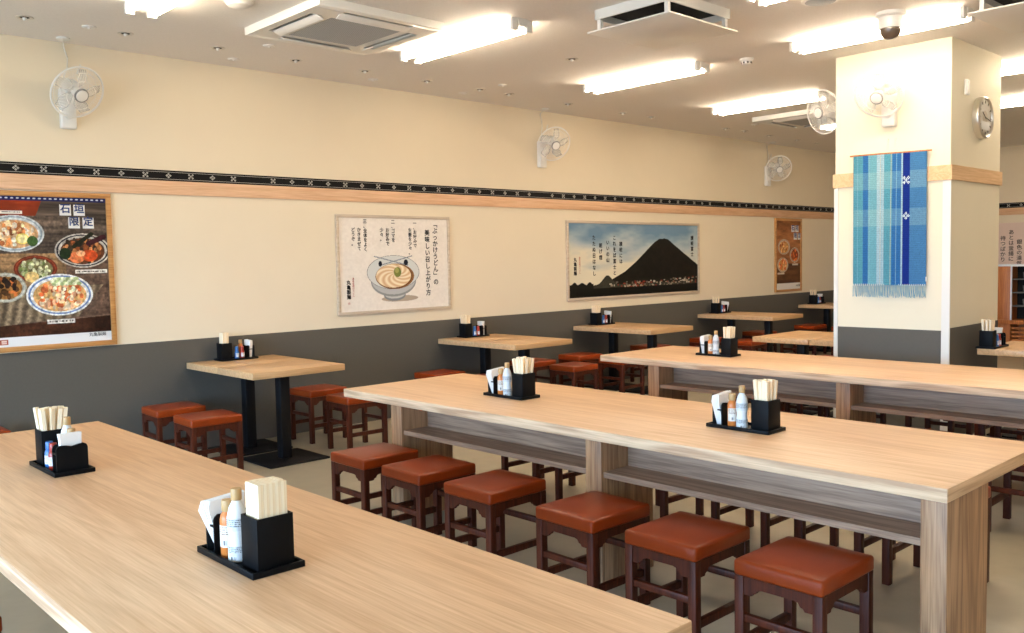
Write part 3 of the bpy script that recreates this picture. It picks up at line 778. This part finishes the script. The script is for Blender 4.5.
# noodle instruction poster
X0, X1, Z0, Z1 = 4.295, 5.585, .988, 1.885
r = empty('framed_noodle_poster', (X0, YW, Z0)); w, h = X1-X0, Z1-Z0
frame(w, h, .028, .022, M['pale'], r)
def noodle_img(W=330, H=230):
    im = np.ones((H, W, 3))*np.array([.93, .90, .86])+(fbm(H, W, 40, 50, 5)[..., None]-.5)*.06
    A = W/H*(1)  # aspect for ellipses given in fractions of width/height
    cx, cy, rx, ry = .476, .590, .240, .185
    ell(im, .53, .88, .17, .035, (.70, .64, .57))
    ell(im, cx+.005, .84, .10, .065, (.52, .53, .54)); ell(im, cx+.005, .825, .095, .055, (.76, .77, .76))
    ell(im, cx, cy+.10, rx*.86, ry*.90, (.56, .57, .57)); ell(im, cx, cy+.08, rx*.84, ry*.88, (.72, .73, .73))
    ell(im, cx, cy, rx, ry, (.25, .27, .30)); ell(im, cx, cy, rx*.985, ry*.98, (.83, .84, .83))
    for s in (-1, 1):       # painted pattern inside the rim
        for k in range(24):
            t = k/23; ell(im, cx+s*(-.17+.30*t), cy-.145+.10*t-.03, .006, .006, (.42, .46, .52))
    ell(im, cx-.12, cy-.095, .016, .030, (.08, .10, .16)); ell(im, cx+.115, cy-.105, .020, .034, (.08, .10, .16))
    ell(im, cx+.012, cy+.045, rx*.74, ry*.76, (.55, .38, .22)); ell(im, cx+.004, cy+.045, rx*.70, ry*.73, (.45, .28, .15))
    ell(im, cx, cy+.04, rx*.67, ry*.70, (.90, .78, .60))
    y, x = np.mgrid[0:H, 0:W]; u = (x+.5)/W-cx-.02; v = ((y+.5)/H-cy-.02)*(rx/ry); rad = np.hypot(u, v); an = np.arctan2(v, u)
    m = (((u+.02)/(rx*.66))**2+(((y+.5)/H-cy-.04)/(ry*.69))**2 < 1)
    st = (np.sin(an*9+rad*95)*.5+.5)[..., None]
    im[m] = (np.array([.84, .70, .54])*(1-st)+np.array([.96, .90, .78])*st)[m]
    ell(im, cx+.035, cy-.0, .034, .055, (.45, .48, .24)); ell(im, cx+.030, cy-.02, .018, .03, (.62, .62, .36))
    return im
raster('poster_sheet', noodle_img(), w-.054, h-.054, r, (.027, -.010, .027))
def col(s, x, z, size, m='ink', bold=.0, sp=.92):   # x,z as fraction of the poster
    vtext('lettering', s, size, M[m], r, (x*w, -.0115, z*h), RX, bold=bold, sp=sp)
col('﹁ぶっかけうどん﹂の', .862, .945, .062, bold=.0015, sp=.99)
col('美味しい召し上がり方', .788, .855, .060, bold=.0015, sp=1.06)
col('一、お好みで', .675, .945, .042, sp=1.0, bold=.0010); col('生姜を少々。', .630, .870, .042, sp=1.0, bold=.0010)
col('二、ゴマを', .480, .955, .042, sp=1.0, bold=.0010); col('お好みで', .430, .870, .042, sp=1.0, bold=.0010); col('少々。', .380, .870, .042, sp=1.0, bold=.0010)
col('三、全体をよく', .240, .955, .042, sp=1.0, bold=.0010); col('かきまぜて', .188, .870, .042, sp=1.0, bold=.0010); col('どうぞ。', .140, .870, .042, sp=1.0, bold=.0010)
col('丸亀製麺', .092, .345, .044, bold=.0016, sp=.98)
col('讃岐釜揚げうどん', .130, .37, .022, 'redink', sp=1.0)
col('印', .092, .125, .024, 'redink')
tag(r, 'pale-framed white poster with a drawn noodle bowl and vertical black writing', 'poster', 'framed posters')
# mountain poster
X0, X1, Z0, Z1 = 7.262, 9.782, .982, 1.882
r = empty('framed_mountain_poster', (X0, YW, Z0)); w, h = X1-X0, Z1-Z0
frame(w, h, .030, .022, M['pale'], r)
def mountain_img(W=460, H=170):
    y, x = np.mgrid[0:H, 0:W]; u = (x+.5)/W; v = (y+.5)/H
    c = fbm(H, W, 5, 5, 12)[..., None]
    top = np.array([.42, .54, .64]); mid = np.array([.68, .73, .75]); low = np.array([.88, .85, .76])
    t = np.clip(v/.62+(c[..., 0]-.5)*1.1, 0, 1)[..., None]
    im = np.where(t < .5, top+(mid-top)*t*2, mid+(low-mid)*(t-.5)*2)
    def prof(uu):
        return np.interp(uu, [.25, .31, .40, .48, .58, .635, .67, .71, .745, .78, .865, 1], [.81, .76, .665, .54, .35, .25, .208, .20, .215, .27, .40, .60])
    g = fbm(H, W, 20, 40, 4)[..., None]
    m = v > np.minimum(.93, prof(u)+(g[..., 0]-.5)*.008); m &= (u > .28)
    im[m] = (np.array([.09, .08, .06])*(.7+.6*g))[m]
    m = v > .84-.13*np.exp(-((u-.27)/.045)**2); im[m & (u > .16)] = (np.array([.20, .20, .17])*(.8+.4*g))[m & (u > .16)]
    m = (v > .81+.03*np.sin(u*120)*g[..., 0]+.0*u) & (u < .17); im[m] = (.08, .075, .06)
    rs = np.random.RandomState(3)
    for k in range(150):
        q = .28+.72*rs.rand(); z = .80+.085*rs.rand() - .08*max(0, q-.6)
        cc = [(.70, .68, .62), (.50, .20, .14), (.38, .36, .33), (.16, .16, .12), (.58, .52, .44)][rs.randint(5)]
        rect(im, q, z, min(1, q+.006+.014*rs.rand()), z+.012+.018*rs.rand(), cc)
    m = v > .885; im[m] = (np.array([.055, .055, .04])*(.8+.5*g))[m]
    return im
raster('poster_sheet', mountain_img(), w-.058, h-.058, r, (.029, -.010, .029))
def col(s, x, z, size, m='ink', bold=.0, sp=.92): vtext('lettering', s, size, M[m], r, (x*w, -.0115, z*h), RX, bold=bold, sp=sp)
col('讃岐富士', .940, .82, .062, bold=.002, sp=1.12)
col('讃岐には', .372, .735, .058, bold=.0014, sp=1.18); col('これをば富士と', .326, .815, .058, bold=.0014, sp=1.18); col('いいの山', .278, .755, .058, bold=.0014, sp=1.18)
col('朝げ煙', .228, .715, .058, bold=.0014, sp=1.18); col('たたぬ日はなし', .182, .815, .058, bold=.0014, sp=1.18)
col('丸亀製麺', .055, .535, .050, bold=.0018, sp=1.02); col('讃岐釜揚げうどん', .085, .545, .024, 'redink', sp=1.0)
tag(r, 'wide pale-framed poster of a dark cone-shaped mountain under a cloudy sky', 'poster', 'framed posters')
# far food poster
X0, X1, Z0, Z1 = 11.67, 12.43, .91, 1.988
r = empty('framed_food_poster', (X0, YW, Z0)); w, h = X1-X0, Z1-Z0
frame(w, h, .036, .024, M['oak'], r)
def far_img(W=120, H=160):
    g = fbm(H, W, 20, 3, 9)[..., None]; im = np.array([.34, .20, .11])+g*np.array([.50, .36, .24])
    im = im*np.ones((H, W, 3)); y = np.mgrid[0:H, 0:W][0]/H
    im[y > .62] *= .62
    P = (.86, .80, .70)
    food(im, .32, .38, .24, .11, P, (.5, .4, .34), (.74, .52, .28), [(.9, .7, .45), (.6, .3, .15)], 1, 40, .03)
    food(im, .76, .50, .20, .11, P, (.3, .15, .1), (.6, .3, .12), [(.85, .45, .2), (.5, .2, .1)], 2, 40, .03)
    food(im, .27, .64, .22, .105, P, (.5, .4, .34), (.78, .55, .3), [(.92, .72, .5), (.8, .4, .2)], 3, 40, .03)
    rect(im, .06, .75, .34, .775, (.8, .76, .7)); rect(im, .66, .63, .9, .65, (.8, .76, .7))
    im[y > .90] = (.88, .87, .85)
    return im
raster('poster_sheet', far_img(), w-.07, h-.07, r, (.035, -.012, .035))
title_squares(r, .46, .88, .095, -.0145)
text('lettering', '丸亀製麺', .034, M['ink'], r, (.66, -.0135, .100), RX)
tag(r, 'tall oak-framed poster with three food bowls, left of the pillar', 'poster', 'framed posters')
# pinkish poster on the end wall
r = empty('wall_poster', (XE, 4.90, .82), -PI/2)
w, h = 1.6, 1.06
MB().box(0, -.012, 0, w, 0, h, bev=.002).build('poster_sheet', mat('pinkish_paper', (.76, .60, .52, 1), .6, noise=.04, nscale=8), r)
def col(s, x, z, size, sp=.92): vtext('lettering', s, size, M['ink'], r, (x, -.0135, z), RX, bold=.001, sp=sp)
col('待つばかり', .085, .86, .078, 1.05); col('あとは釜揚に', .20, .95, .078, 1.05); col('銀色の湯気', .315, .80, .078, 1.05)
tag(r, 'pinkish poster with vertical black writing on the far right wall', 'poster', 'framed posters')

# ------------------------------------------------------------------ woven cloth on the pillar
r = empty('hanging_woven_cloth', (PX0, 3.352, 1.20), -PI/2)     # local X -> -Y world (left to right in the photo)
w, h = .575, 1.035
def cloth_img(W=150, H=240):
    im = np.zeros((H, W, 3)); x = np.linspace(0, 1, W)
    T, B, L_, S_, D, MB_ = (.29, .53, .61), (.16, .37, .59), (.37, .59, .66), (.56, .68, .74), (.08, .16, .46), (.23, .42, .60)
    for a, b_, c in ((0, .14, T), (.14, .21, B), (.21, .33, L_), (.33, .43, S_), (.43, .55, T), (.55, .67, B), (.67, .69, S_), (.69, .78, D), (.78, 1.01, MB_)):
        im[:, (x >= a) & (x < b_)] = c
    for a in (.06, .23, .385, .40, .53, .60): im[:, int(a*W)] = (.66, .66, .60) if a in (.385, .53) else (.45, .62, .70)
    y = np.linspace(0, 1, H)
    for a, b_ in ((.14, .27), (.42, .55)):
        m = (y >= a) & (y < b_); keep = (x < .69) | (x > .78)
        blk = im[np.ix_(m, keep)]; im[np.ix_(m, keep)] = blk*.72+np.array([.62, .72, .72])*.28
    im *= (1+.06*np.sin(np.arange(H)*1.9))[:, None, None]*(1+.05*np.random.RandomState(2).randn(H, W))[..., None]
    for cy, kind in ((.215, 1), (.48, 0)):
        q = .014
        pts = [(2, 2), (-2, 2), (2, -2), (-2, -2), (0, 0)] if kind else [(0, 2), (2, 0), (-2, 0), (0, -2)]
        for px, py in pts:
            for ax, ay in ((0, .8), (.8, 0), (-.8, 0), (0, -.8)):
                rect(im, .735+(px+ax)*q*1.0-q*.5, cy+(py+ay)*q*.62-q*.28, .735+(px+ax)*q+q*.5, cy+(py+ay)*q*.62+q*.28, (.80, .86, .88))
    return im
cl = raster('cloth', cloth_img(), w, h, r, (0, -.035, 0), None, 'cloth')
n = len(cl.data.vertices); co = np.empty(n*3, np.float32); cl.data.vertices.foreach_get('co', co); co = co.reshape(-1, 3)
co[:, 1] += (.006*np.sin(co[:, 0]*14)+.003*np.sin(co[:, 0]*33+1))*np.clip((h-co[:, 2])/h*1.4, 0, 1)
co[:, 2] -= .012*(co[:, 0]/w)*(co[:, 2]/h)
cl.data.vertices.foreach_set('co', co.ravel()); cl.data.update(); cl.data.polygons.foreach_set('use_smooth', [True]*len(cl.data.polygons))
sm = cl.modifiers.new('thickness', 'SOLIDIFY'); sm.thickness = .002
b = MB(); rs = random.Random(4)
for k in range(70):
    x = .004+k*(w-.008)/69; yy = -.035+.006*math.sin(x*14)*1.2
    b.tube([(x, yy, .004), (x+rs.uniform(-.003, .003), yy-.002, -.05), (x+rs.uniform(-.006, .006), yy, -.092+rs.uniform(-.008, .008))], .0020, 4)
b.build('fringe', M['fringe'], r)
b = MB()
for k in range(35): b.box(.006+k*(w-.012)/34-.0022, -.039, -.006, .006+k*(w-.012)/34+.0022, -.031, .008)
b.build('knots', M['whiteink'], r)
MB().tube([(-.03, -.030, h-.003), (w+.035, -.030, h-.016)], .007, 10).build('rod', M['cab'], r)
b = MB()
for x in (.27, .33):
    b.tube([(x, -.002, h+.10), (x, -.020, h+.10), (x, -.022, h+.075), (x+.008, -.015, h+.07)], .0022, 6)
    b.tube([(x, -.018, h+.08), (x, -.030, h+.02)], .0012, 5)
b.build('hook', M['cord'], r)
MB().box(w+.001, -.04, .03, w+.012, -.037, .065).build('care_tag', M['napkin'], r)
tag(r, 'blue and turquoise striped woven cloth with fringe hanging on the pillar', 'wall hanging')

# ------------------------------------------------------------------ clock, switch plate
r = empty('wall_clock', (7.575, PY0, 2.495))
m = Matrix.Rotation(PI/2, 4, 'X')
MB().lathe([(.162, 0), (.166, .02), (.163, .045), (.150, .055), (.142, .048), (.140, .040)], 48, mtx=m).build('rim', M['chrome'], r)
MB().lathe([(.141, .030), (.05, .0405), (.002, .0405)], 48, mtx=m).build('face', M['clockface'], r)
MB().box(-.090, -.0435, -.095, .090, -.0412, -.03, bev=.001).build('display_panel', M['whiteink'], r)
b = MB()
for k in range(12):
    a = k*PI/6; rr = .122
    b.box(-.004, -.0432, rr-.011, .004, -.0412, rr+.011, mtx=Matrix.Rotation(a, 4, 'Y'))
b.build('hour_marks', M['ink'], r)
b = MB(); b.box(-.004, -.0455, -.01, .004, -.0440, .075, mtx=Matrix.Rotation(R(-58), 4, 'Y')); b.build('hour_hand', M['ink'], r)
b = MB(); b.box(-.003, -.0475, -.012, .003, -.0460, .108, mtx=Matrix.Rotation(R(100), 4, 'Y')); b.build('minute_hand', M['ink'], r)
tag(r, 'round silver wall clock on the right face of the pillar', 'clock')
r = empty('wall_thermometer', (7.275, PY0, 2.70))
MB().box(-.030, -.022, -.058, .030, 0, .058, bev=.004).build('case', M['white'], r)
MB().box(-.006, -.0235, -.045, .006, -.0215, .045).build('slot', M['clockface'], r)
tag(r, 'small upright white plate on the pillar left of the clock', 'plate')

# ------------------------------------------------------------------ serving cabinet at the far right
r = empty('serving_cabinet', (14.55, 3.84, 0))
MB().box(-.02, .90, 0, .40, .95, 1.25, bev=.002).build('side_panel', M['cab'], r)
MB().box(-.02, -.95, 0, .40, -.90, 1.25, bev=.002).build('side_panel', M['cab'], r)
MB().box(.36, -.90, 0, .40, .90, 1.25).build('back_board', M['cab'], r)
MB().box(.0, .72, 0, .36, .90, 1.24, bev=.002).build('post', M['cab'], r)
MB().box(-.05, -.90, .36, .36, .90, .42, bev=.003).build('counter', M['cab'], r)
MB().box(-.02, -.90, 1.22, .38, .90, 1.25).build('roof_board', M['chrome'], r)
for z in (.62, .82, 1.02): MB().box(.02, -.90, z, .34, .72, z+.012).build('shelf', M['grey'], r)
b = MB()
for z in (.04, .10, .16, .22, .28): b.box(.0, -.88, z, .03, .70, z+.035, bev=.004)
b.build('louvre_door', M['cab'], r)
MB().box(-.01, .700, .42, .01, .722, 1.24).build('steel_post', M['chrome'], r)
MB().box(.30, -.90, .42, .36, .72, 1.22).build('inner_back', M['dark'], r)
tag(r, 'orange-brown wood serving cabinet with dark shelves at the far right', 'cabinet')
cup = None
for zi, z in enumerate((.632, .832, 1.032)):
    for k in range(5):
        if cup is None:
            cup = MB().lathe([(.028, 0), (.040, .02), (.048, .10), (.045, .10), (.036, .02), (.003, .012)], 16, cap=False).build('dark_cup', M['grey']); o = cup
        else: o = cup.copy(); COL.objects.link(o)
        o.location = (14.66, 4.38-k*.125, z)
        tag(o, 'dark cup on the %s shelf of the far right cabinet' % ('lowest', 'middle', 'top')[zi], 'cup', 'cups on the %s shelf of the cabinet' % ('lowest', 'middle', 'top')[zi])
cu = empty('paper_lamp', (14.68, 4.30, 1.25))
MB().box(-.06, -.09, 0, .06, .09, .03, bev=.004).build('base', M['cab'], cu)
MB().box(-.05, -.08, .03, .05, .08, .17, bev=.01).build('shade', M['cap'], cu)
MB().box(-.06, -.09, .17, .06, .09, .185, bev=.004).build('lid', M['chrome'], cu)
tag(cu, 'small tan box with grey lid on top of the far right cabinet', 'box')

# ------------------------------------------------------------------ daylight
sc = bpy.context.scene
w_ = bpy.data.worlds.new('World'); sc.world = w_; w_.use_nodes = True
nt = w_.node_tree; bg = nt.nodes['Background']
tc = N(nt, 'ShaderNodeTexCoord'); sp = N(nt, 'ShaderNodeSeparateXYZ'); nt.links.new(tc.outputs['Generated'], sp.inputs[0])
mr = N(nt, 'ShaderNodeMapRange'); mr.inputs[1].default_value = -.02; mr.inputs[2].default_value = .05; nt.links.new(sp.outputs[2], mr.inputs[0])
mx = N(nt, 'ShaderNodeMix', data_type='RGBA'); mx.inputs[6].default_value = (.22, .24, .27, 1); mx.inputs[7].default_value = (.43, .68, 1.0, 1)
nt.links.new(mr.outputs[0], mx.inputs[0]); nt.links.new(mx.outputs[2], bg.inputs['Color']); bg.inputs['Strength'].default_value = 25.0
la = bpy.data.lights.new('window_portal', 'AREA'); la.shape = 'RECTANGLE'; la.size = WZ1-WZ0; la.size_y = WY1-WY0
la.cycles.is_portal = True
lo = bpy.data.objects.new('window_portal', la); COL.objects.link(lo); lo.location = (XL-.12, (WY0+WY1)/2, (WZ0+WZ1)/2); lo.rotation_euler = (0, R(-90), 0)
lo['kind'] = 'helper'

# ------------------------------------------------------------------ camera
yaw, pitch, roll, F = 0.75676116, 0.06291863, -0.0189106, 892.14
f = Vector((math.sin(yaw)*math.cos(pitch), math.cos(yaw)*math.cos(pitch), -math.sin(pitch)))
rt = Vector((math.cos(yaw), -math.sin(yaw), 0)); up = rt.cross(f)
r2 = rt*math.cos(roll)+up*math.sin(roll); u2 = -rt*math.sin(roll)+up*math.cos(roll)
cd = bpy.data.cameras.new('camera'); cd.sensor_width = 36; cd.lens = 36*F/1024; cd.clip_start = .05
co_ = bpy.data.objects.new('camera', cd); COL.objects.link(co_)
co_.matrix_world = Matrix(((r2.x, u2.x, -f.x, 0), (r2.y, u2.y, -f.y, 0), (r2.z, u2.z, -f.z, 1.45), (0, 0, 0, 1)))
sc.camera = co_
sc.view_settings.view_transform = 'Standard'; sc.view_settings.look = 'None'; sc.view_settings.gamma = 1
sc.view_settings.exposure = 0.0; sc.view_settings.use_curve_mapping = False
sc.cycles.use_denoising = True; sc.cycles.max_bounces = 7; sc.cycles.diffuse_bounces = 5; sc.cycles.glossy_bounces = 3
sc.cycles.transparent_max_bounces = 8; sc.cycles.sample_clamp_indirect = 8
